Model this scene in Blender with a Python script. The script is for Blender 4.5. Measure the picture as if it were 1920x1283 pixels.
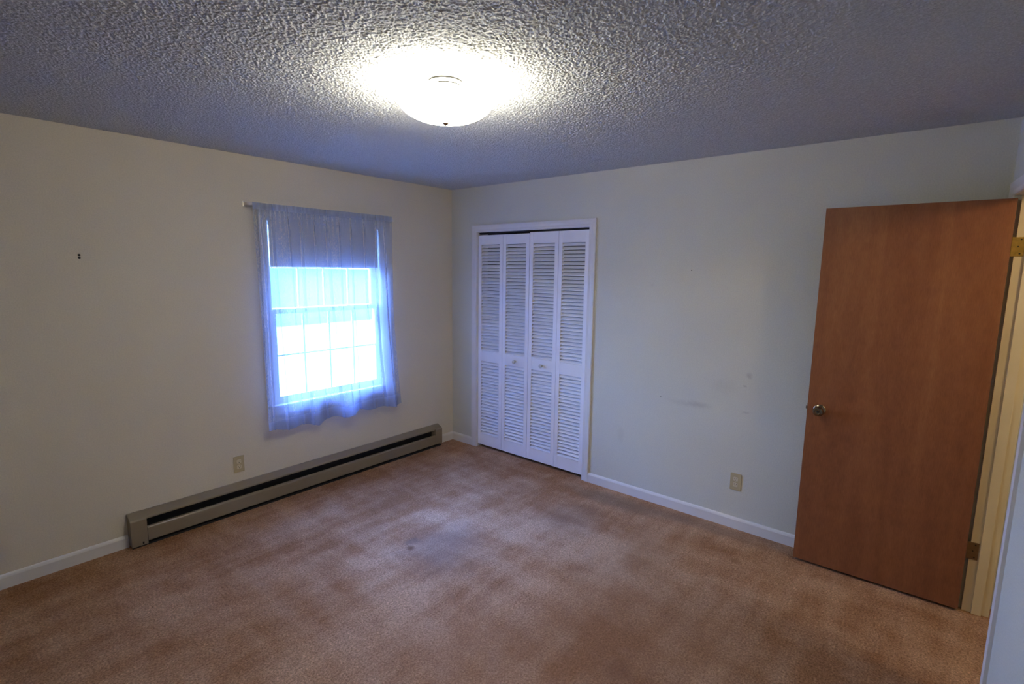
import bpy, bmesh, math, random
import numpy as np
from mathutils import Vector, Matrix

for o in list(bpy.data.objects):
    bpy.data.objects.remove(o, do_unlink=True)
S = bpy.context.scene
C = S.collection
R = math.radians

# ---------------------------------------------------------------- camera
CAM = Vector((-3.4462, -3.6429, 1.7025))
yaw, pit, rol, FPX = 0.6959, -0.1415, 0.0125, 959.387
fw = Vector((math.cos(pit)*math.cos(yaw), math.cos(pit)*math.sin(yaw), math.sin(pit)))
rt = Vector((math.sin(yaw), -math.cos(yaw), 0)); up = rt.cross(fw)
rt2 = math.cos(rol)*rt + math.sin(rol)*up
up2 = -math.sin(rol)*rt + math.cos(rol)*up
cd = bpy.data.cameras.new('camera'); cam = bpy.data.objects.new('camera', cd); C.objects.link(cam)
m = Matrix.Identity(4)
for i in range(3):
    m[i][0], m[i][1], m[i][2], m[i][3] = rt2[i], up2[i], -fw[i], CAM[i]
cam.matrix_world = m
cd.sensor_fit = 'HORIZONTAL'; cd.sensor_width = 36; cd.lens = FPX/1920*36; cd.clip_start = 0.02
S.camera = cam

# ---------------------------------------------------------------- light and exposure
S.view_settings.view_transform = 'Standard'; S.view_settings.look = 'None'
S.view_settings.gamma = 1; S.view_settings.use_curve_mapping = False
S.view_settings.exposure = 0.26
W = bpy.data.worlds.new('world'); S.world = W; W.use_nodes = True
bg = W.node_tree.nodes['Background']
bg.inputs[1].default_value = 1.0        # blue sky, brightest well above the horizon
wt = W.node_tree; wc = wt.nodes.new('ShaderNodeTexCoord'); wsx = wt.nodes.new('ShaderNodeSeparateXYZ'); wr = wt.nodes.new('ShaderNodeValToRGB')
wt.links.new(wc.outputs['Generated'], wsx.inputs[0]); wt.links.new(wsx.outputs['Z'], wr.inputs[0])
SKY = 100.0
we = wr.color_ramp.elements
while len(we) < 4: we.new(.5)
for k, (p_, v_, c_) in enumerate(((0, .32, (.28, .46, 1)), (.42, .36, (.22, .42, 1)), (.66, 2.3, (.15, .31, 1)), (1, 1.8, (.15, .31, 1)))):
    we[k].position = p_; we[k].color = tuple(v_*q for q in c_)+(1,)
wm = wt.nodes.new('ShaderNodeVectorMath'); wm.operation = 'SCALE'; wm.inputs['Scale'].default_value = SKY
wt.links.new(wr.outputs[0], wm.inputs[0]); wt.links.new(wm.outputs[0], bg.inputs[0])
sun = bpy.data.lights.new('sun', 'SUN'); sun.energy = 6.0; sun.angle = R(1); sun.color = (1, .96, .9)
so = bpy.data.objects.new('sun', sun); C.objects.link(so); so.rotation_euler = (R(38), 0, R(-25))  # from behind the house
def lamp(name, loc, power, rad, col):
    l = bpy.data.lights.new(name, 'POINT'); l.energy = power; l.shadow_soft_size = rad; l.color = col
    o = bpy.data.objects.new(name, l); C.objects.link(o); o.location = loc
    return o
pl = bpy.data.lights.new('window_portal', 'AREA'); pl.shape = 'RECTANGLE'; pl.size = 0.95; pl.size_y = 1.36
pl.cycles.is_portal = True
po = bpy.data.objects.new('window_portal', pl); C.objects.link(po); po.location = (-1.29, 0.13, 1.37); po.rotation_euler = (R(-90), 0, 0)
LAMP = (-1.974, -2.053)
HALL_POWER = 21.0
lamp('hall_light', (-1.0, -4.75, 2.2), HALL_POWER, 0.09, (1, .74, .42))

# ---------------------------------------------------------------- dimensions
H = 2.434
XW = -4.6            # wall behind and left of the camera
YB = -3.848; TH = math.atan(0.0715)      # door wall, slightly out of square
WX0, WX1, WZ0, WZ1 = -1.765, -0.82, 0.685, 2.05     # window opening
CY0, CY1, CZ = -0.335, -1.528, 2.033     # closet opening

# ---------------------------------------------------------------- mesh helpers
def box(bm, x0, x1, y0, y1, z0, z1, bev=0):
    vs = [bm.verts.new((x, y, z)) for x in sorted((x0, x1)) for y in sorted((y0, y1)) for z in sorted((z0, z1))]
    F = [(0,1,3,2), (4,6,7,5), (0,4,5,1), (2,3,7,6), (0,2,6,4), (1,5,7,3)]
    fs = [bm.faces.new([vs[i] for i in f]) for f in F]
    if bev:
        es = list({e for f in fs for e in f.edges})
        bmesh.ops.bevel(bm, geom=es, offset=bev, segments=2, profile=.7, affect='EDGES', clamp_overlap=True)
def prism(bm, prof, a0, a1, axis='x', bev=0):
    """extrude a closed 2D profile along an axis; profile coordinates are the other two axes in order"""
    def P(p, a):
        return {'x': (a, p[0], p[1]), 'y': (p[0], a, p[1]), 'z': (p[0], p[1], a)}[axis]
    A = [bm.verts.new(P(p, a0)) for p in prof]; B = [bm.verts.new(P(p, a1)) for p in prof]
    n = len(prof); fs = [bm.faces.new(A), bm.faces.new(B[::-1])]
    for i in range(n):
        fs.append(bm.faces.new([A[i], B[i], B[(i+1) % n], A[(i+1) % n]]))
    if bev:
        es = list({e for f in fs for e in f.edges})
        bmesh.ops.bevel(bm, geom=es, offset=bev, segments=2, affect='EDGES', clamp_overlap=True)
def lathe(bm, prof, M=Matrix.Identity(4), n=48, cap0=False, cap1=False):
    """revolve (r, z) about local z, then transform by M"""
    rings = []
    for r, z in prof:
        if r < 1e-6:
            rings.append([bm.verts.new(M @ Vector((0, 0, z)))])
        else:
            rings.append([bm.verts.new(M @ Vector((r*math.cos(2*math.pi*i/n), r*math.sin(2*math.pi*i/n), z))) for i in range(n)])
    for a, b in zip(rings, rings[1:]):
        for i in range(n):
            j = (i+1) % n
            q = [a[i % len(a)], a[j % len(a)], b[j % len(b)], b[i % len(b)]]
            q = [v for k, v in enumerate(q) if v not in q[:k]]
            if len(q) > 2: bm.faces.new(q)
    if cap0 and len(rings[0]) > 1: bm.faces.new(rings[0][::-1])
    if cap1 and len(rings[-1]) > 1: bm.faces.new(rings[-1])
def cyl(bm, p0, p1, r, n=24):
    p0, p1 = Vector(p0), Vector(p1); d = p1-p0
    M = Matrix.Translation(p0) @ d.to_track_quat('Z', 'Y').to_matrix().to_4x4()
    lathe(bm, [(r, 0), (r, d.length)], M, n, True, True)
def obj(name, bm, mat, parent=None, smooth=False, loc=None, rot=None):
    bmesh.ops.recalc_face_normals(bm, faces=bm.faces)
    me = bpy.data.meshes.new(name); bm.to_mesh(me); bm.free()
    me.materials.append(mat)
    if smooth:
        for p in me.polygons: p.use_smooth = True
        try: me.set_sharp_from_angle(angle=R(35))
        except Exception: pass
    o = bpy.data.objects.new(name, me); C.objects.link(o)
    if parent: o.parent = parent
    if loc: o.location = loc
    if rot: o.rotation_euler = rot
    return o
def empty(name, loc=(0,0,0), rz=0):
    o = bpy.data.objects.new(name, None); C.objects.link(o); o.location = loc; o.rotation_euler = (0, 0, rz)
    o.empty_display_size = .1
    return o
def tag(o, label, cat, group=None, kind=None):
    o['label'] = label; o['category'] = cat
    if group: o['group'] = group
    if kind: o['kind'] = kind
    return o
def struct(o, label, cat): return tag(o, label, cat, kind='structure')
def new(): return bmesh.new()

# ---------------------------------------------------------------- materials
class NT:
    def __init__(s, name):
        s.m = bpy.data.materials.new(name); s.m.use_nodes = True; s.t = s.m.node_tree
        s.b = s.t.nodes['Principled BSDF']; s.out = s.t.nodes['Material Output']
        s.co = s.t.nodes.new('ShaderNodeTexCoord').outputs['Object']
    def node(s, k, **kw):
        n = s.t.nodes.new(k)
        for a, v in kw.items(): setattr(n, a, v)
        return n
    def link(s, a, b): s.t.links.new(a, b)
    def mapping(s, scale=(1,1,1), loc=(0,0,0), rot=(0,0,0)):
        n = s.node('ShaderNodeMapping'); n.inputs['Scale'].default_value = scale
        n.inputs['Location'].default_value = loc; n.inputs['Rotation'].default_value = rot
        s.link(s.co, n.inputs['Vector']); return n.outputs[0]
    def noise(s, scale, detail=2, rough=.5, vec=None, dist=0):
        n = s.node('ShaderNodeTexNoise'); n.inputs['Scale'].default_value = scale
        n.inputs['Detail'].default_value = detail; n.inputs['Roughness'].default_value = rough
        n.inputs['Distortion'].default_value = dist
        s.link(vec or s.co, n.inputs['Vector']); return n.outputs['Fac']
    def ramp(s, fac, stops):
        n = s.node('ShaderNodeValToRGB'); e = n.color_ramp.elements
        while len(e) < len(stops): e.new(.5)
        for k, (p, c) in enumerate(stops):
            e[k].position = p; e[k].color = tuple(c)+(1,) if len(c) == 3 else c
        s.link(fac, n.inputs[0]); return n.outputs[0]
    def mix(s, fac, a, b, mode='MIX'):
        n = s.node('ShaderNodeMix', data_type='RGBA', blend_type=mode)
        for i, v in ((0, fac), (6, a), (7, b)):
            if hasattr(v, 'links'): s.link(v, n.inputs[i])
            elif isinstance(v, (int, float)): n.inputs[i].default_value = v
            else: n.inputs[i].default_value = tuple(v)+(1,)
        return n.outputs[2]
    def math(s, op, a, b=None, clamp=False):
        n = s.node('ShaderNodeMath', operation=op, use_clamp=clamp)
        for i, v in ((0, a), (1, b)):
            if v is None: continue
            if hasattr(v, 'links'): s.link(v, n.inputs[i])
            else: n.inputs[i].default_value = v
        return n.outputs[0]
    def color(s, v):
        if hasattr(v, 'links'): s.link(v, s.b.inputs['Base Color'])
        else: s.b.inputs['Base Color'].default_value = tuple(v)+(1,)
    def bump(s, h, strength, dist):
        n = s.node('ShaderNodeBump'); n.inputs['Strength'].default_value = strength; n.inputs['Distance'].default_value = dist
        s.link(h, n.inputs['Height']); s.link(n.outputs[0], s.b.inputs['Normal'])
    def set(s, rough=.5, metal=0, spec=.5):
        s.b.inputs['Roughness'].default_value = rough; s.b.inputs['Metallic'].default_value = metal
        s.b.inputs['Specular IOR Level'].default_value = spec
    def blob(s, centre, radius, soft=.6, warp=0.0, wscale=8, plane='xy', aspect=(1,1)):
        """soft spot mask (1 inside) around a place on the surface"""
        vec = s.co
        if warp:
            nz = s.node('ShaderNodeTexNoise'); nz.inputs['Scale'].default_value = wscale; s.link(s.co, nz.inputs['Vector'])
            v1 = s.node('ShaderNodeVectorMath', operation='SUBTRACT'); s.link(nz.outputs['Color'], v1.inputs[0]); v1.inputs[1].default_value = (.5,.5,.5)
            v2 = s.node('ShaderNodeVectorMath', operation='SCALE'); s.link(v1.outputs[0], v2.inputs[0]); v2.inputs['Scale'].default_value = warp
            v3 = s.node('ShaderNodeVectorMath', operation='ADD'); s.link(s.co, v3.inputs[0]); s.link(v2.outputs[0], v3.inputs[1]); vec = v3.outputs[0]
        v = s.node('ShaderNodeVectorMath', operation='SUBTRACT'); s.link(vec, v.inputs[0]); v.inputs[1].default_value = centre
        w = s.node('ShaderNodeVectorMath', operation='MULTIPLY'); s.link(v.outputs[0], w.inputs[0])
        k = 1/radius
        w.inputs[1].default_value = {'xy': (k*aspect[0], k*aspect[1], 0), 'yz': (0, k*aspect[0], k*aspect[1]), 'xz': (k*aspect[0], 0, k*aspect[1])}[plane]
        l = s.node('ShaderNodeVectorMath', operation='LENGTH'); s.link(w.outputs[0], l.inputs[0])
        mr = s.node('ShaderNodeMapRange', interpolation_type='SMOOTHSTEP'); s.link(l.outputs['Value'], mr.inputs[0])
        mr.inputs['From Min'].default_value = 1-soft; mr.inputs['From Max'].default_value = 1+soft*.5
        mr.inputs['To Min'].default_value = 1; mr.inputs['To Max'].default_value = 0
        return mr.outputs[0]

def plain(name, col, rough=.5, metal=0, spec=.5, var=.04, scale=6, bump=0, bscale=200):
    n = NT(name); n.set(rough, metal, spec)
    f = n.noise(scale, 3)
    lo = [c*(1-var) for c in col]; hi = [min(1, c*(1+var)) for c in col]
    n.color(n.ramp(f, [(.3, lo), (.7, hi)]))
    if bump: n.bump(n.noise(bscale, 2), bump, .001)
    return n.m

def wall_mat(name, col, marks=()):
    n = NT(name); n.set(.85, 0, .2)
    base = n.ramp(n.noise(1.6, 4, .55), [(.3, [c*.955 for c in col]), (.7, [min(1, c*1.03) for c in col])])
    fine = n.noise(170, 2, .6)
    base = n.mix(.5, base, n.ramp(fine, [(.3, [c*.84 for c in col]), (.7, [min(1, c*1.1) for c in col])]))
    for c, r, a, asp, plane in marks:
        msk = n.math('MULTIPLY', n.blob(c, r, .9, .03, 30, plane, asp), a)
        base = n.mix(msk, base, (.30, .28, .26))
    n.color(base); n.bump(n.noise(260, 3, .6), .35, .002)
    return n.m
M_wall_window = wall_mat('wall_paint_window', (.71, .655, .55))
M_wall = wall_mat('wall_paint', (.65, .65, .575), marks=[
    ((0, -2.366, .792), .05, .17, (.35, 2.2), 'yz'), ((0, -2.44, .80), .03, .2, (.4, 1.6), 'yz'), ((0, -2.749, 1.044), .018, .35, (1, 1), 'yz'),
    ((0, -2.728, .974), .012, .4, (1, 1.8), 'yz'), ((0, -2.745, .80), .014, .3, (.5, 1.6), 'yz'), ((0, -2.60, .95), .05, .1, (.6, 1), 'yz'),
    ((0, -2.05, 1.6), .012, .12, (1, 1), 'yz'), ((0, -1.86, .45), .03, .12, (1, .5), 'yz')])
M_trim = plain('white_trim_paint', (.74, .72, .70), .42, 0, .4, .03, 5, .1, 60)
M_jamb = plain('cream_jamb_paint', (.70, .61, .44), .45, 0, .4, .05, 5, .1, 60)
M_white = plain('white_door_paint', (.88, .87, .89), .45, 0, .4, .03, 5, .12, 80)
M_dark = plain('closet_interior', (.035, .033, .03), .9)  # near black, so the closet's shade is painted in behind the louvre gaps
M_tan = plain('tan_enamel', (.25, .205, .145), .38, 0, .5, .05, 4)
M_black = plain('dark_interior', (.012, .012, .014), .8)
M_fin = plain('dull_fin_metal', (.05, .05, .055), .5, .8)
M_almond = plain('almond_plastic', (.50, .42, .245), .4, 0, .5, .04, 30)
M_almond_light = plain('pale_almond_plastic', (.66, .59, .42), .35, 0, .5, .03, 30)
M_slot = plain('outlet_slot', (.02, .017, .012), .8)
M_brass = plain('brass', (.62, .42, .12), .32, 1, .5, .15, 60)
M_olddark = plain('antique_brass', (.24, .19, .13), .22, 1, .5, .2, 50)
M_browned = plain('painted_brown_hinge', (.20, .12, .06), .5, .3, .5, .1, 60)
M_steel = plain('brushed_nickel', (.55, .55, .53), .3, 1)
M_canopy = plain('pale_canopy_enamel', (.75, .74, .72), .4)
M_ring = plain('dark_reflection_ring', (.009, .009, .008), .7, 0, .05)  # near-black colour stands in for dark reflections in the canopy's metal
M_rodm = plain('white_enamel_rod', (.66, .62, .60), .35)
M_shade = plain('roller_shade_vinyl', (.64, .59, .50), .7, 0, .3, .04, 40)
M_socket = plain('cream_socket', (.72, .66, .48), .5)

def carpet():
    n = NT('beige_carpet'); n.set(1.0, 0, .05)
    a = (.40, .20, .095); b = (.60, .37, .22)
    big = n.noise(1.3, 5, .6, dist=.6)
    streak = n.noise(3.2, 3, .55, n.mapping((.6, 2.6, 1), rot=(0, 0, R(35))))
    streak2 = n.noise(2.6, 3, .55, n.mapping((2.6, .7, 1), rot=(0, 0, R(-8))))
    f = n.math('ADD', n.math('MULTIPLY', big, .5), n.math('MULTIPLY', n.math('ADD', streak, streak2), .27))
    base = n.ramp(f, [(.44, a), (.60, b)])
    # fibre speckle
    sp = n.noise(110, 5, .85)
    base = n.mix(1.0, base, n.ramp(sp, [(.34, (.40, .34, .30)), (.5, (.98, .97, .96)), (.64, (1.55, 1.58, 1.6))]), 'MULTIPLY')
    sp2 = n.noise(34, 3, .7)
    base = n.mix(.6, base, n.ramp(sp2, [(.32, (.80, .78, .76)), (.68, (1.12, 1.13, 1.15))]), 'MULTIPLY')
    # traffic wear and spots
    def spot(c, r, amt, col, warp=.1, ws=6, soft=.7, asp=(1,1)):
        nonlocal base
        base = n.mix(n.math('MULTIPLY', n.blob(c, r, soft, warp, ws, 'xy', asp), amt), base, col)
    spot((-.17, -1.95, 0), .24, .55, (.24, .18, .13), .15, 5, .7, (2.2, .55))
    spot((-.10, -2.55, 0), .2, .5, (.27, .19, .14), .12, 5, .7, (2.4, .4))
    spot((-1.45, -1.45, 0), .30, .45, (.25, .19, .16), .25, 4)
    spot((-.62, -1.85, 0), .26, .30, (.27, .2, .15), .25, 4)
    spot((-1.587, -1.301, 0), .028, .85, (.20, .10, .05), .03, 30)
    spot((-1.53, -1.25, 0), .05, .45, (.16, .12, .10), .05, 20)
    spot((-.407, -2.862, 0), .035, .55, (.28, .13, .05), .03, 30)
    spot((-1.62, -2.74, 0), .07, .5, (.22, .10, .06), .08, 20)
    spot((-1.72, -2.78, 0), .035, .5, (.2, .09, .05), .05, 20)
    spot((-2.05, -2.35, 0), .55, .38, (.36, .17, .09), .5, 4)
    spot((-1.35, -2.75, 0), .5, .32, (.36, .18, .10), .4, 4)
    spot((-.75, -2.35, 0), .30, .22, (.60, .44, .30), .3, 4, .8, (.6, 1.6))
    n.color(base)
    h = n.math('ADD', n.noise(190, 4, .8), n.math('MULTIPLY', n.noise(45, 3, .7), .8))
    n.bump(h, .9, .009)
    return n.m
M_carpet = carpet()

def popcorn():
    n = NT('popcorn_ceiling'); n.set(.95, 0, .1)
    f = n.noise(160, 3, .7)
    n.color(n.ramp(f, [(.3, (.50, .52, .50)), (.7, (.69, .71, .69))]))
    n.bump(n.math('ADD', n.noise(230, 3, .7), n.noise(110, 2, .6)), .8, .003)
    return n.m
M_ceiling = popcorn()

def door_wood():
    n = NT('stained_birch_veneer'); n.set(.42, 0, .35)
    vec = n.mapping((7, 7, .55))
    g = n.noise(1.0, 5, .6, vec, 1.3)
    w = n.node('ShaderNodeTexWave', wave_type='RINGS'); w.inputs['Scale'].default_value = .5; w.inputs['Distortion'].default_value = 7; w.inputs['Detail'].default_value = 3
    w.inputs['Detail Scale'].default_value = .8
    n.link(n.mapping((1.8, 1.8, .22), (-.3, 0, 0)), w.inputs['Vector'])
    mot = n.noise(22, 4, .7, n.mapping((1, 1, .5)))
    f = n.math('ADD', n.math('ADD', n.math('MULTIPLY', g, .45), n.math('MULTIPLY', w.outputs['Fac'], .14)), n.math('MULTIPLY', mot, .36))
    base = n.ramp(f, [(.30, (.195, .068, .029)), (.5, (.265, .102, .043)), (.72, (.36, .155, .064))])
    pore = n.noise(1, 3, .7, n.mapping((420, 420, 22)))
    base = n.mix(.55, base, n.ramp(pore, [(.35, (.68, .66, .64)), (.62, (1.08, 1.08, 1.08))]), 'MULTIPLY')
    n.color(base); n.bump(pore, .12, .001)
    return n.m
M_wood = door_wood()

def sheer(name, alpha):
    n = NT(name); t = n.t
    t.nodes.remove(n.b)
    tr = n.node('ShaderNodeBsdfTransparent'); tr.inputs[0].default_value = (.97, .98, 1, 1)
    tl = n.node('ShaderNodeBsdfTranslucent'); df = n.node('ShaderNodeBsdfDiffuse')
    weave = n.noise(1, 2, .5, n.mapping((900, 900, 60)))
    col = n.ramp(weave, [(.3, (.42, .50, .70)), (.7, (.54, .63, .84))])  # white cloth, with the sky's blue light put into its colour
    n.link(col, tl.inputs[0]); n.link(col, df.inputs[0])
    m1 = n.node('ShaderNodeMixShader'); m1.inputs[0].default_value = .40; n.link(tl.outputs[0], m1.inputs[1]); n.link(df.outputs[0], m1.inputs[2])
    # cloth seen edge-on hides more
    lw = n.node('ShaderNodeLayerWeight'); lw.inputs['Blend'].default_value = .35
    a = n.math('ADD', n.math('MULTIPLY', lw.outputs['Facing'], .40), alpha, True)
    m2 = n.node('ShaderNodeMixShader'); n.link(a, m2.inputs[0]); n.link(tr.outputs[0], m2.inputs[1]); n.link(m1.outputs[0], m2.inputs[2])
    n.link(m2.outputs[0], n.out.inputs[0])
    return n.m
M_sheer = sheer('sheer_voile', .34)
M_hem = sheer('sheer_voile_hem', .55)

def pane():
    n = NT('window_glass'); n.t.nodes.remove(n.b)
    tr = n.node('ShaderNodeBsdfTransparent'); tr.inputs[0].default_value = (.94, .97, .97, 1)
    gl = n.node('ShaderNodeBsdfGlossy'); gl.inputs['Roughness'].default_value = .02
    fr = n.node('ShaderNodeFresnel'); fr.inputs[0].default_value = 1.45
    mx = n.node('ShaderNodeMixShader'); n.link(n.math('MULTIPLY', fr.outputs[0], .8), mx.inputs[0])
    n.link(tr.outputs[0], mx.inputs[1]); n.link(gl.outputs[0], mx.inputs[2]); n.link(mx.outputs[0], n.out.inputs[0])
    return n.m
M_pane = pane()
def emit(name, col, strength, base=(.8,.8,.8)):
    n = NT(name); n.set(.3)
    n.color(base); n.b.inputs['Emission Color'].default_value = tuple(col)+(1,); n.b.inputs['Emission Strength'].default_value = strength
    return n.m
BOWL = 33.0
M_bowl = emit('lit_frosted_glass', (1, .93, .76), BOWL)
M_bulb = emit('lit_bulb', (1, .88, .66), 40)

# ---------------------------------------------------------------- room shell
T = .14
bm = new(); box(bm, XW-T, 1.0, -5.6, T, -.1, 0)
fl = struct(obj('floor', bm, M_carpet), 'beige pink worn cut pile carpet covering the whole floor', 'carpet')
def popcorn_mesh():
    d = .0027
    xs = np.concatenate([np.linspace(XW-T, -3.42, 12)[:-1], np.arange(-3.42, .0, d), np.linspace(.01, 1.0, 6)])
    ys = np.concatenate([np.linspace(-5.6, -3.86, 12)[:-1], np.arange(-3.86, .0, d), np.linspace(.01, T, 3)])
    nx, ny = len(xs), len(ys); rng = np.random.default_rng(11)
    def smooth(a, k):
        for _ in range(k):
            a = (np.roll(a, 1, 0)+2*a+np.roll(a, -1, 0))/4; a = (np.roll(a, 1, 1)+2*a+np.roll(a, -1, 1))/4
        return (a-a.mean())/a.std()
    raw = rng.standard_normal((nx, ny)); fine = smooth(rng.standard_normal((nx, ny)), 1); mid = smooth(rng.standard_normal((nx, ny)), 3); wide = smooth(rng.standard_normal((nx, ny)), 9)
    h = np.clip(1.0*fine+.10*mid+.10*wide+.22*raw+.2, -.9, 1.6)
    h = (h+.9)*.00112
    X, Y = np.meshgrid(xs, ys, indexing='ij')
    edge = (X < -3.42) | (X > -.004) | (Y < -3.86) | (Y > -.004)
    jit = .0007
    X = X+np.where(edge, 0, rng.uniform(-jit, jit, X.shape)); Y = Y+np.where(edge, 0, rng.uniform(-jit, jit, Y.shape))
    Z = H+.0012-np.where(edge, 0, h)
    co = np.stack([X, Y, Z], -1).reshape(-1, 3)
    I = np.arange(nx*ny).reshape(nx, ny)
    q = np.stack([I[:-1, :-1], I[:-1, 1:], I[1:, 1:], I[1:, :-1]], -1).reshape(-1, 4)      # faces look down
    n0 = len(co)
    c0, c1, c2, c3 = I[0, 0], I[-1, 0], I[-1, -1], I[0, -1]
    co = np.concatenate([co, co[[c0, c1, c2, c3]]+[0, 0, .1]])
    q = np.concatenate([q, [[n0, n0+1, n0+2, n0+3]]])
    me = bpy.data.meshes.new('ceiling'); me.vertices.add(len(co)); me.vertices.foreach_set('co', co.astype(np.float32).ravel())
    me.loops.add(q.size); me.loops.foreach_set('vertex_index', q.astype(np.int32).ravel())
    me.polygons.add(len(q)); me.polygons.foreach_set('loop_start', np.arange(0, q.size, 4, dtype=np.int32)); me.polygons.foreach_set('loop_total', np.full(len(q), 4, dtype=np.int32))
    me.update(calc_edges=True); me.validate()
    me.polygons.foreach_set('use_smooth', np.ones(len(me.polygons), dtype=bool)); me.materials.append(M_ceiling)
    o = bpy.data.objects.new('ceiling', me); C.objects.link(o); return o
struct(popcorn_mesh(), 'white popcorn textured ceiling', 'ceiling')
def holed(bm, a0, a1, z0, z1, h, put):
    ha0, ha1, hz0, hz1 = h
    put(bm, a0, ha0, z0, z1); put(bm, ha1, a1, z0, z1)
    if hz0 > z0: put(bm, ha0, ha1, z0, hz0)
    put(bm, ha0, ha1, hz1, z1)
bm = new(); holed(bm, XW-T, T, 0, H, (WX0, WX1, WZ0, WZ1), lambda b, a, c, d, e: box(b, a, c, 0, T, d, e))
struct(obj('wall_left', bm, M_wall_window), 'cream painted wall with the curtained window', 'wall')
bm = new(); holed(bm, -5.6, 0, 0, H, (CY1, CY0, 0, CZ), lambda b, a, c, d, e: box(b, 0, T, a, c, d, e))
struct(obj('wall_right', bm, M_wall), 'off-white painted wall with the closet', 'wall')
bm = new(); box(bm, XW-T, XW, -5.6, 0, 0, H)
struct(obj('wall_front', bm, M_wall), 'plain cream wall behind the camera', 'wall')
# door wall in its own slightly turned frame: local x runs along it, local y into the room
JX0, JX1, JZ = -.925, -.09, 2.085       # rough opening
WT = .125
bm = new(); holed(bm, XW-.2, 0, 0, H, (JX0, JX1, 0, JZ), lambda b, a, c, d, e: box(b, a, c, -WT, 0, d, e))
struct(obj('wall_back', bm, M_wall, None, False, (0, YB, 0), (0, 0, TH)), 'off-white painted wall around the doorway, at the right picture edge', 'wall')
bm = new(); box(bm, XW, 0, -5.6, -5.5, 0, H)
struct(obj('wall_hall', bm, M_wall), 'hallway wall beyond the doorway', 'wall')
# closet interior
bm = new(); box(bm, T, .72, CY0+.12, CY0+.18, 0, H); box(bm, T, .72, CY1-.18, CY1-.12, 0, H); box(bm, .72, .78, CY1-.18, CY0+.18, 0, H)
struct(obj('wall_closet', bm, M_dark), 'inside of the closet, coloured near black for its shade, behind the louvered doors', 'wall')

# baseboards: rounded-top profile
def bb_prof(h=.078, t=.013):
    return [(0, 0), (t, 0), (t, h*.78), (t*.72, h*.90), (t*.4, h*.97), (0, h)]
def base_x(name, x0, x1, label):
    bm = new(); prism(bm, [(-a, b) for a, b in bb_prof()], x0, x1, 'x'); return struct(obj(name, bm, M_trim), label, 'baseboard')
base_x('baseboard_left', XW, -2.702, 'white baseboard left of the tan heater')
base_x('baseboard_left.001', -.205, -.001, 'short white baseboard between heater and room corner')
bm = new(); prism(bm, [(-a, b) for a, b in bb_prof()], -.014, CY0+.061, 'y')
struct(obj('baseboard_right', bm, M_trim), 'short white baseboard between room corner and closet', 'baseboard')
bm = new(); prism(bm, [(-a, b) for a, b in bb_prof()], CY1-.061, YB+.02, 'y')
struct(obj('baseboard_right.001', bm, M_trim), 'long white baseboard from closet to the brown door', 'baseboard')
bm = new(); prism(bm, bb_prof(), XW, JX0-.05, 'x')
struct(obj('baseboard_back', bm, M_trim, None, False, (0, YB, 0), (0, 0, TH)), 'white baseboard on the doorway wall', 'baseboard')

# ---------------------------------------------------------------- casing helper: clamshell profile
def casing_bar(bm, axis, a0, a1, inner, outer, off, sgn, t=.015, mitre=0):
    """bar along axis between a0 and a1; inner/outer = span across; off = wall face; sgn = direction out of the wall"""
    w = outer-inner
    prof = [(0, 0), (0, .55), (.12, .72), (.35, .66), (.62, .92), (.9, 1), (1, .9), (1, 0)]
    P = [(inner+w*u, off+sgn*t*v) for u, v in prof]
    return P
def closet_casing():
    bm = new(); w = .0605
    # wall x = 0, room side -x.  uprights (axis z): profile in (x, y)
    for inner, outer in ((CY0, CY0+w), (CY1, CY1-w)):
        P = casing_bar(bm, 'z', 0, 0, inner, outer, 0, -1)
        prism(bm, [(x, y) for y, x in P], 0, CZ+w*.999, 'z')
    P = casing_bar(bm, 'y', 0, 0, CZ, CZ+w, 0, -1.0)
    prism(bm, [(x, z) for z, x in P], CY1-w*.98, CY0+w*.98, 'y')
    o = struct(obj('trim_1', bm, M_trim), 'white moulded casing around the louvered closet doors', 'door casing')
    bm = new()
    box(bm, .0, T, CY0-.004, CY0-.0, 0, CZ); box(bm, .0, T, CY1, CY1+.004, 0, CZ); box(bm, .0, T, CY1, CY0, CZ-.004, CZ)
    obj('jamb_lining', bm, M_trim, o)
    bm = new(); box(bm, .022, .05, CY1+.006, CY0-.006, CZ-.018, CZ-.0045)
    obj('track', bm, M_black, o)
    return o
closet_casing()

# ---------------------------------------------------------------- louvered bifold closet doors
def panel_mesh(y0, y1, z0, z1, x0=.012, x1=.038):
    """frame of one louvered leaf; y0 > y1"""
    bm = new(); st = .036
    A0, A1, B0, B1 = .135, .843, .943, 1.918      # louvre fields
    box(bm, x0, x1, y0, y0-st, z0, z1, .0012); box(bm, x0, x1, y1+st, y1, z0, z1, .0012)
    for a, b in ((z0, A0), (A1, B0), (B1, z1)): box(bm, x0+.0005, x1-.0005, y0-st-.0002, y1+st+.0002, a, b)
    return bm, ((A0, A1), (B0, B1)), (y0-st, y1+st)
def slat_mesh(ya, yb, z0, z1, x0=.0135, x1=.0375, pitch=.0292):
    bm = new(); n = round((z1-z0)/pitch); p = (z1-z0)/n
    for i in range(n):
        zc = z0+p*(i+.5)
        # slanting board: lower edge towards the room, overlapping the next
        dz = p*.43; t = .0040
        prof = [(x0, zc-dz), (x0+.0035, zc-dz-.0005), (x1, zc+dz-t), (x1, zc+dz), (x0, zc-dz+t)]
        prism(bm, prof, ya, yb, 'y')
    return bm
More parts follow.
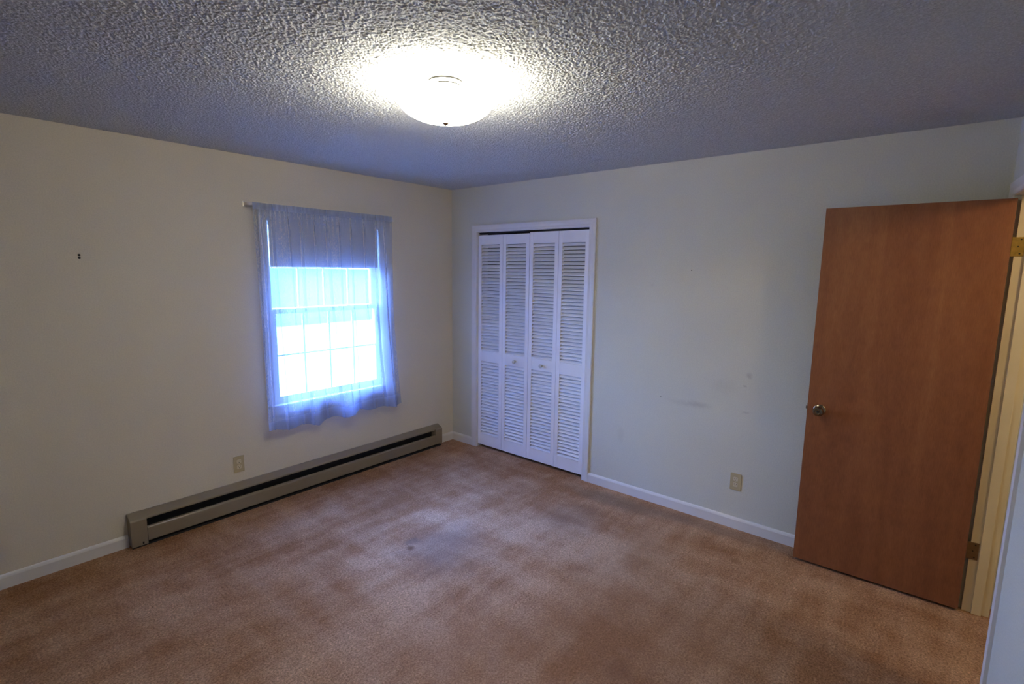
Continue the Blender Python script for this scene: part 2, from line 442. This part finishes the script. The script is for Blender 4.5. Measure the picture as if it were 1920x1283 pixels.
def closet_pair(ys, zt, name, label, knob_leaf, knob_y, dx=0.0):
    root = empty(name, (dx, (ys[0]+ys[-1])/2, 0)); struct(root, label, 'closet door')
    oy = root.location.y
    for k in range(2):
        y0, y1 = ys[k]-.0012, ys[k+1]+.0012
        bm, fields, (ya, yb) = panel_mesh(y0-oy, y1-oy, .03, zt)
        leaf = obj('door_leaf', bm, M_white, root)
        for a, b in fields:
            obj('louver_field', slat_mesh(ya, yb, a, b), M_white, leaf)
        if k == knob_leaf:
            M = Matrix.Translation((.012, knob_y-oy, .889)) @ Matrix.Rotation(R(-90), 4, 'Y')
            bm = new(); lathe(bm, [(.0095, 0), (.007, .004), (.0065, .010), (.011, .015), (.0155, .020), (.0165, .025), (.0140, .030), (.007, .0325), (0, .033)], M, 32)
            kb = obj('knob', bm, M_knob, leaf, True)
    return root
M_knob = plain('pale_knob_plastic', (.62, .59, .50), .3, 0, .5)
closet_pair([-.340, -.637, -.935], 2.003, 'door_1', 'left pair of white louvered bifold closet doors', 1, -.795)
closet_pair([-.937, -1.232, -1.5215], 2.012, 'door_2', 'right pair of white louvered bifold closet doors', 0, -1.09)

# ---------------------------------------------------------------- window
win = struct(empty('window_1', (-1.2925, 0, 0)), 'white framed double-hung window with small panes behind the sheer curtain', 'window')
ox = -1.2925
def lx(x): return x-ox
bm = new(); cw = .055
for inner, outer in ((WX0, WX0-cw), (WX1, WX1+cw)):
    P = casing_bar(bm, 'z', 0, 0, lx(inner), lx(outer), 0, -1); prism(bm, P, .70, WZ1+cw*.999, 'z')
P = casing_bar(bm, 'x', 0, 0, WZ1, WZ1+cw, 0, -1); prism(bm, [(y, z) for z, y in P], lx(WX0-cw*.98), lx(WX1+cw*.98), 'x')
obj('window_casing', bm, M_trim, win)
bm = new()
box(bm, lx(WX0), lx(WX0)+.006, 0, .125, WZ0+.018, WZ1); box(bm, lx(WX1)-.006, lx(WX1), 0, .125, WZ0+.018, WZ1); box(bm, lx(WX0), lx(WX1), 0, .125, WZ1-.006, WZ1)
box(bm, lx(WX0)+.006, lx(WX0)+.016, .062, .074, WZ0+.018, WZ1-.006); box(bm, lx(WX1)-.016, lx(WX1)-.006, .062, .074, WZ0+.018, WZ1-.006)
obj('window_jamb', bm, M_trim, win)
bm = new(); box(bm, lx(WX0-cw+.012), lx(WX1+cw-.012), -.036, -.0005, .682, .700, .004); box(bm, lx(WX0), lx(WX1), -.001, .14, .682, .7005)
obj('window_stool', bm, M_trim, win)
bm = new(); box(bm, lx(WX0-cw), lx(WX1+cw), -.013, -.0003, .622, .682, .002)
obj('window_apron', bm, M_trim, win)
def sash(z0, z1, y0, y1, b_rail, t_rail, label):
    x0, x1 = lx(WX0)+.009, lx(WX1)-.009; st = .040
    bm = new()
    box(bm, x0, x0+st, y0, y1, z0, z1, .002); box(bm, x1-st, x1, y0, y1, z0, z1, .002)
    box(bm, x0+st, x1-st, y0, y1, z0, z0+b_rail, .001); box(bm, x0+st, x1-st, y0, y1, z1-t_rail, z1, .001)
    s = obj('sash', bm, M_trim, win)
    gx0, gx1, gz0, gz1 = x0+st, x1-st, z0+b_rail, z1-t_rail
    bm = new(); ym = (y0+y1)/2
    for i in range(1, 4):
        x = gx0+(gx1-gx0)*i/4; box(bm, x-.0055, x+.0055, ym-.009, ym+.009, gz0, gz1)
    zc = (gz0+gz1)/2; box(bm, gx0, gx1, ym-.0088, ym+.0088, zc-.0055, zc+.0055)
    obj('muntin_grille', bm, M_trim, s)
    bm = new(); box(bm, gx0-.004, gx1+.004, ym-.0015, ym+.0015, gz0-.004, gz1+.004)
    obj('pane', bm, M_pane, s)
    return s
sash(.7005, 1.395, .026, .058, .047, .036, '')
sash(1.36, WZ1-.007, .076, .108, .036, .045, '')

# roller shade pulled a third of the way down
shade = tag(empty('roller_shade', (ox, .008, 2.03)), 'grey roller shade pulled partly down inside the window, behind the curtain', 'blind')
bm = new(); cyl(bm, (lx(WX0)+.012, 0, 0), (lx(WX1)-.012, 0, 0), .014); obj('roller', bm, M_rodm, shade, True)
bm = new(); box(bm, lx(WX0)+.025, lx(WX1)-.016, .0125, .0142, -.312, .0)
obj('shade_cloth', bm, M_shade, shade)
bm = new(); box(bm, lx(WX0)+.025, lx(WX1)-.016, .0105, .0165, -.330, -.306, .002)
obj('hem_bar', bm, M_shade, shade)
for a in (lx(WX0)+.006, lx(WX1)-.011):
    bm = new(); box(bm, a, a+.005, -.014, .016, -.014, .014); obj('bracket', bm, M_steel, shade)

# curtain rod: flat oval rod with returns to the wall
rod = tag(empty('curtain_rod', (-1.315, 0, 2.106)), 'thin white flat curtain rod mounted above the window', 'curtain rod')
def sweep(bm, path, prof_h, prof_t):
    rings = []
    for i, p in enumerate(path):
        a = Vector(path[max(i-1, 0)]); b = Vector(path[min(i+1, len(path)-1)]); d = (b-a).normalized()
        nrm = Vector((-d.y, d.x, 0)).normalized()
        rings.append([bm.verts.new(Vector(p)+nrm*u*prof_t+Vector((0, 0, v*prof_h))) for u, v in ((-.5,-.35),(-.3,-.5),(.3,-.5),(.5,-.35),(.5,.35),(.3,.5),(-.3,.5),(-.5,.35))])
    for a, b in zip(rings, rings[1:]):
        for i in range(8): bm.faces.new([a[i], a[(i+1) % 8], b[(i+1) % 8], b[i]])
    bm.faces.new(rings[0][::-1]); bm.faces.new(rings[-1])
hw = .592
path = [(-hw, -.004, .006)] + [(-hw, -.035, .006)] + [(-hw+.025-.025*math.cos(t), -.045-.025*math.sin(t), .006) for t in [R(a) for a in (0, 30, 60, 90)]]
path += [(hw-.025+.025*math.sin(t), -.045-.025*math.cos(t), -.010) for t in [R(a) for a in (0, 30, 60, 90)]] + [(hw, -.035, -.010), (hw, -.004, -.010)]
bm = new(); sweep(bm, path, .020, .007); obj('rod_bar', bm, M_rodm, rod, True)
for sx, dz in ((-1, .006), (1, -.010)):
    bm = new(); box(bm, sx*hw-.006, sx*hw+.006, -.010, -.0005, dz-.018, dz+.018, .001); obj('bracket', bm, M_steel, rod)

# sheer curtain
cur = tag(empty('sheer_curtain', (-1.315, -.07, 2.10)), 'white sheer curtain panel, tinted blue for the sky light, hanging over the window from the rod', 'curtain')
random.seed(5)
K = [(random.uniform(0, 6.28), f, a) for f, a in ((4.0, .5), (7.0, .45), (11.0, .3), (17.0, .12))]
PLEATS = [(.115, .0055, .020, .01), (.21, .0045, .014, .03), (.30, .006, .022, -.01), (.385, .004, .013, .03), (.47, .006, .021, .035), (.56, .0045, .015, .01), (.655, .005, .017, -.01), (.76, .0045, .016, .005), (.86, .006, .022, .0), (.93, .0045, .014, .01), (.045, .005, .016, 0)]
def cloth(s, z, zt=2.112, zb=.525):
    """s 0..1 across, z height -> world point on the curtain"""
    d = (zt-z)/(zt-zb)
    xl = -1.885+.012*math.sin(2*d)-.004*d; xr = -.758 + .012*d + .055*max(0, d-.45)**1.3/.45
    x = xl+(xr-xl)*s
    ph = 2*math.pi
    big = sum(a*math.sin(ph*f*s*.5+p+.5*math.sin(d*2.2+f)) for p, f, a in K)
    amp = .005+.010*min(1, d*2.5)+.026*max(0, d-.55)/.45
    gather = (1-min(1, d*8))*.0016*math.sin(ph*34*s)
    edge = min(1, min(s, 1-s)/.04)
    for sp, sw, sa, dr in PLEATS:
        u = (s-sp-dr*d)/sw
        if abs(u) < 3: gather -= sa*min(1, d*6+.35)*math.exp(-u*u)
    y = -.079 + amp*big*(.4+.6*edge) + gather - .012*d
    y = min(y, -.0745 if z > 2.07 else -.046)
    x += .008*math.sin(ph*f_*s+2*d) * min(1, d*2)
    return Vector((x+1.315, y+.07, z-2.10))
f_ = 6.5
def cloth_grid(s0, s1, z0, z1, ns, nz, off=0, bottomwave=False):
    bm = new(); V = []
    for j in range(nz+1):
        row = []
        for i in range(ns+1):
            s = s0+(s1-s0)*i/ns; t = j/nz
            zb = z1 + ((.013*math.sin(11*s+1)+.013*math.sin(31*s+.6)) if bottomwave else 0)
            z = z0+(zb-z0)*t
            p = cloth(s, z); p.y += off
            row.append(bm.verts.new(p))
        V.append(row)
    for j in range(nz):
        for i in range(ns): bm.faces.new([V[j][i], V[j][i+1], V[j+1][i+1], V[j+1][i]])
    return bm
obj('curtain_panel', cloth_grid(0, 1, 2.098, .528, 620, 70, 0, True), M_sheer, cur, True)
obj('hem', cloth_grid(0.002, .998, .612, .530, 620, 8, -.0022, True), M_hem, cur, True)
bm = cloth_grid(0, 1, 2.122, 2.078, 620, 4, -.003)
obj('rod_pocket', bm, M_hem, cur, True)

# ---------------------------------------------------------------- baseboard heater
hx0, hx1 = -2.700, -.207
ht = tag(empty('baseboard_heater', ((hx0+hx1)/2, 0, 0)), 'long tan metal baseboard heater under the window', 'heater')
def gx(x): return x-(hx0+hx1)/2
A, B = hx0+.083, hx1-.080
bm = new(); box(bm, gx(hx0+.002), gx(hx1-.002), -.0085, -.0005, .012, .198); obj('back_panel', bm, M_black, ht)
# sloping top cover with a folded lip
bm = new(); prism(bm, [(-.0006, .206), (-.012, .206), (-.060, .181), (-.0625, .176), (-.0625, .168), (-.060, .168), (-.059, .176), (-.012, .201), (-.0006, .201)], gx(hx0+.0005), gx(hx1-.0005), 'x')
obj('top_cover', bm, M_tan, ht)
bm = new(); prism(bm, [(-.052, .119), (-.066, .1165), (-.0705, .111), (-.0715, .104), (-.0715, .036), (-.069, .029), (-.052, .026), (-.052, .029), (-.066, .033), (-.068, .104), (-.064, .112), (-.052, .115)], gx(A+.001), gx(B-.001), 'x')
obj('front_panel', bm, M_tan, ht)
def cap_mesh(x0, x1, z0):
    bm = new(); prism(bm, [(-.0007, z0), (-.072, z0), (-.0725, .172), (-.068, .180), (-.014, .2075), (-.0007, .2075)], gx(x0), gx(x1), 'x', .0012); return bm
obj('end_cap', cap_mesh(hx0, A, .012), M_tan, ht); obj('end_cap', cap_mesh(B, hx1, .028), M_tan, ht)
bm = new(); box(bm, gx(A), gx(A)+.001, -.0729, -.060, .014, .118); box(bm, gx(A-.030), gx(A-.022), -.0732, -.071, .020, .034); obj('seam', bm, M_black, ht)
bm = new()
x = A+.02
while x < B-.02:
    box(bm, gx(x), gx(x)+.0012, -.048, -.012, .045, .100); x += .014
cyl(bm, (gx(A), -.030, .072), (gx(B), -.030, .072), .008, 12)
obj('heating_element', bm, M_fin, ht)
bm = new(); box(bm, gx(hx0+.004), gx(hx1-.004), -.060, -.009, .0005, .012); obj('bottom_pan', bm, M_black, ht)

# ---------------------------------------------------------------- outlets
def outlet(loc, rz, label):
    o = tag(empty('wall_outlet', loc, rz), label, 'outlet', 'almond duplex wall outlets')
    bm = new(); box(bm, -.035, .035, -.0055, -.0003, -.0575, .0575, .0022); obj('cover_plate', bm, M_almond, o)
    for s in (1, -1):
        bm = new()
        prof = []
        for k in range(24):
            a = 2*math.pi*k/24; prof.append((max(-.0145, min(.0145, .0172*math.cos(a))), s*.0195+max(-.0135, min(.0135, .0172*math.sin(a)))))
        prism(bm, prof, -.0075, -.0052, 'y')
        f = obj('receptacle', bm, M_almond_light, o)
        bm = new()
        box(bm, -.0078, -.0054, -.0079, -.0073, s*.0195+.0005, s*.0195+.0085); box(bm, .0054, .0076, -.0079, -.0073, s*.0195+.0015, s*.0195+.0080)
        cyl(bm, (0, -.0073, s*.0195-.0065), (0, -.0079, s*.0195-.0065), .0026, 12)
        obj('slot', bm, M_slot, f)
    bm = new(); cyl(bm, (0, -.0054, 0), (0, -.0068, 0), .003, 16); obj('screw', bm, M_almond_light, o)
    return o
outlet((-2.043, 0, .332), 0, 'almond wall outlet above the heater, on the window wall')
outlet((0, -2.717, .322), R(-90), 'almond wall outlet low on the wall between closet and brown door')

# small fixings left in the walls
def fixing(name, loc, axis, r, d, label, cat, two=False):
    bm = new(); v = Vector(axis)
    for k in ((0, 1) if two else (0,)):
        M = Matrix.Translation(Vector((0, 0, -.016*k))) @ v.to_track_quat('Z', 'Y').to_matrix().to_4x4()
        lathe(bm, [(0, 0), (r*.8, 0), (r, d*.4), (r*.7, d), (0, d)], M, 16)
    return tag(obj(name, bm, M_slot, None, True, loc), label, cat)
fixing('wall_anchor', (-2.793, -.0002, 1.750), (0, -1, 0), .0065, .003, 'dark pair of screw holes high on the wall left of the window', 'wall anchor', True)
fixing('nail', (-.0002, -2.334, 1.710), (-1, 0, 0), .0035, .004, 'tiny dark nail high on the wall between closet and door', 'nail')
fixing('nail', (-.0002, -2.166, .811), (-1, 0, 0), .003, .004, 'tiny dark nail at knee height right of the closet', 'nail')

# ---------------------------------------------------------------- bedroom door
DH = Vector((-.1495, -3.8637)); DF = Vector((-.1651, -3.1151)); dv = DF-DH; DW = dv.length
ang = math.atan2(dv.y, dv.x)            # local +x runs from hinge to free edge; local +y faces the camera side, -y the closet wall
door = struct(empty('door_3', (DH.x, DH.y, 0), ang), 'brown stained flat wooden bedroom door standing open against the right wall', 'door')
bm = new(); box(bm, 0, DW, -.035, 0, .018, 2.05, .0012); obj('door_slab', bm, M_wood, door)
def knob_mesh(side):
    M = Matrix.Translation((DW-.062, 0 if side > 0 else -.035, .935)) @ Matrix.Rotation(R(-90 if side > 0 else 90), 4, 'X')
    bm = new(); lathe(bm, [(.0, 0), (.031, 0), (.0315, .003), (.028, .0065), (.014, .009), (.0115, .013), (.0115, .026), (.016, .031), (.0245, .037), (.027, .045), (.0265, .054), (.022, .061), (.012, .0635), (.0095, .062), (0, .062)], M, 40)
    return bm
kn = obj('door_knob', knob_mesh(1), M_olddark, door, True)
bm = new(); cyl(bm, (DW-.062, .0615, .935), (DW-.062, .0640, .935), .006, 16); obj('knob_button', bm, M_slot, kn)
obj('door_knob', knob_mesh(-1), M_olddark, door, True)
bm = new(); box(bm, DW-.0005, DW+.0015, -.030, -.005, .907, .963); prism(bm, [(DW, -.024), (DW+.011, -.024), (DW+.003, -.011), (DW, -.011)], .927, .943, 'z')
obj('latch', bm, M_olddark, door)
for z0, z1, mt in ((1.790, 1.878, M_brass), (.283, .373, M_browned)):
    bm = new(); box(bm, -.0018, .0, -.034, .0012, z0, z1); obj('hinge_leaf', bm, mt, door)

# door frame in the wall's own frame
fr = empty('trim_2', (0, YB, 0), TH); struct(fr, 'cream painted door frame at the right edge, with hinge leaves', 'door frame')
jx = JX1-.02; sx = JX0+.02; jz = 2.0665
bm = new(); box(bm, jx, JX1, -WT-.003, -.024, 0, JZ, .001); j1 = obj('hinge_jamb', bm, M_jamb, fr)
bm = new(); box(bm, JX0, sx, -WT-.003, .001, 0, JZ, .001); j2 = obj('strike_jamb', bm, M_jamb, fr)
bm = new(); box(bm, sx, jx, -WT-.003, .001, jz, JZ, .001); obj('head_jamb', bm, M_jamb, fr)
bm = new(); box(bm, jx-.011, jx-.0002, -.098, -.060, 0, jz-.0005, .002); box(bm, sx+.0002, sx+.011, -.098, -.060, 0, jz-.0005, .002); box(bm, sx+.011, jx-.011, -.098, -.060, jz-.011, jz-.0005)
obj('door_stop', bm, M_jamb, fr)
for name, yo, sg in (('casing', 0, 1), ('hall_casing', -WT, -1)):
    bm = new(); w = .060
    for inner, outer in ((sx-.004, sx-.004-w), (jx+.024, min(-.012, jx+.024+w))):
        P = casing_bar(bm, 'z', 0, 0, inner, outer, yo, sg, .0125); prism(bm, P, 0, jz+.004+w, 'z')
    P = casing_bar(bm, 'x', 0, 0, jz+.004, jz+.004+w, yo, sg, .0120); prism(bm, [(y, z) for z, y in P], sx-.004-w*.98, jx+.022+w*.98, 'x')
    obj(name, bm, M_trim, fr)
for z0, z1, mt in ((1.790, 1.878, M_brass), (.283, .373, M_browned)):
    bm = new(); box(bm, jx-.0022, jx, -.056, .0, z0, z1, .001)
    cyl(bm, (jx+.0, .007, z0), (jx+.0, .007, z1), .0055, 16)
    h = obj('hinge_plate', bm, mt, j1)
    bm = new()
    for zz in (z0+.012, (z0+z1)/2, z1-.012): cyl(bm, (jx-.0022, -.034 if zz == (z0+z1)/2 else -.042, zz), (jx-.0032, -.034 if zz == (z0+z1)/2 else -.042, zz), .0035, 12)
    obj('screw', bm, M_slot, h)
bm = new(); box(bm, sx, sx+.002, -.045, .002, .905, .962); box(bm, sx-.003, sx+.002, .0, .0045, .908, .960)
obj('strike_plate', bm, M_browned, j2)

# ---------------------------------------------------------------- ceiling light
lt = tag(empty('ceiling_light', (LAMP[0], LAMP[1], H)), 'round semi-flush ceiling light with lit frosted white glass bowl', 'ceiling light')
bm = new(); lathe(bm, [(0, -.0005), (.067, -.0005), (.068, -.006), (.066, -.010), (.0625, -.012), (.0625, -.019), (.064, -.022), (.059, -.026), (.02, -.028), (0, -.028)], n=64)
cn = obj('canopy', bm, M_canopy, lt, True)
for rr, zz, hh in ((.0685, -.003, .0045), (.0645, -.0205, .0022)):
    bm = new(); lathe(bm, [(rr-.004, zz-hh), (rr, zz-hh), (rr+.0008, zz), (rr, zz+min(hh, .0022)), (rr-.004, zz+min(hh, .0022))], n=64); obj('reflection_ring', bm, M_ring, cn, True)  # rings paint the dark reflections along the canopy edges
bm = new(); cyl(bm, (0, 0, -.026), (0, 0, -.150), .005, 16); obj('stem', bm, M_steel, lt, True)
for a in (20, 200):
    c, s = math.cos(R(a)), math.sin(R(a))
    bm = new(); cyl(bm, (c*.012, s*.012, -.046), (c*.052, s*.052, -.050), .016, 20); sk = obj('socket', bm, M_socket, lt, True)
    M = Matrix.Translation((c*.052, s*.052, -.050)) @ Vector((c, s, -.1)).to_track_quat('Z', 'Y').to_matrix().to_4x4()
    bm = new(); lathe(bm, [(.013, 0), (.014, .008), (.022, .026), (.028, .045), (.027, .058), (.018, .070), (0, .075)], M, 24); obj('bulb', bm, M_bulb, lt, True)
prof = [(.182, -.092), (.180, -.097), (.168, -.110), (.150, -.122), (.120, -.136), (.085, -.1455), (.045, -.1505), (.006, -.152)]
inner = [(.006, -.1485), (.045, -.147), (.085, -.142), (.119, -.1325), (.148, -.1185), (.165, -.107), (.1765, -.095), (.179, -.090)]
bm = new(); lathe(bm, prof+inner+[prof[0]], n=72)
obj('glass_bowl', bm, M_bowl, lt, True)
bm = new(); lathe(bm, [(0, -.1515), (.0125, -.1515), (.0140, -.154), (.0140, -.159), (.0095, -.161), (.008, -.163), (.003, -.166), (.0025, -.168), (0, -.169)], n=24)
obj('finial', bm, M_olddark, lt, True)
LP = 7.0
for a in (110, 290):
    lamp('bulb_light', (LAMP[0]+.10*math.cos(R(a)), LAMP[1]+.10*math.sin(R(a)), H-.080), LP, .035, (1, .92, .78))

# ---------------------------------------------------------------- outside
def ground_mat():
    n = NT('outdoor_ground'); n.set(1, 0, 0)
    sep = n.node('ShaderNodeSeparateXYZ'); n.link(n.co, sep.inputs[0])
    f = n.math('MULTIPLY', n.math('ADD', sep.outputs['Y'], n.math('MULTIPLY', n.noise(.6, 3), .6)), 1/40)
    grass = n.ramp(n.noise(9, 4, .6), [(.3, (.018, .030, .015)), (.7, (.03, .045, .022))])
    drive = n.ramp(n.noise(3, 4, .6), [(.3, (.055, .057, .058)), (.7, (.07, .072, .074))])
    k = n.ramp(f, [(.385, (0, 0, 0)), (.395, (1, 1, 1))])
    n.color(n.mix(k, drive, grass)); return n.m
bm = new(); box(bm, -400, 400, .5, 700, -.7, -.55)
struct(obj('ground', bm, ground_mat()), 'bright overexposed yard seen through the window', 'ground')
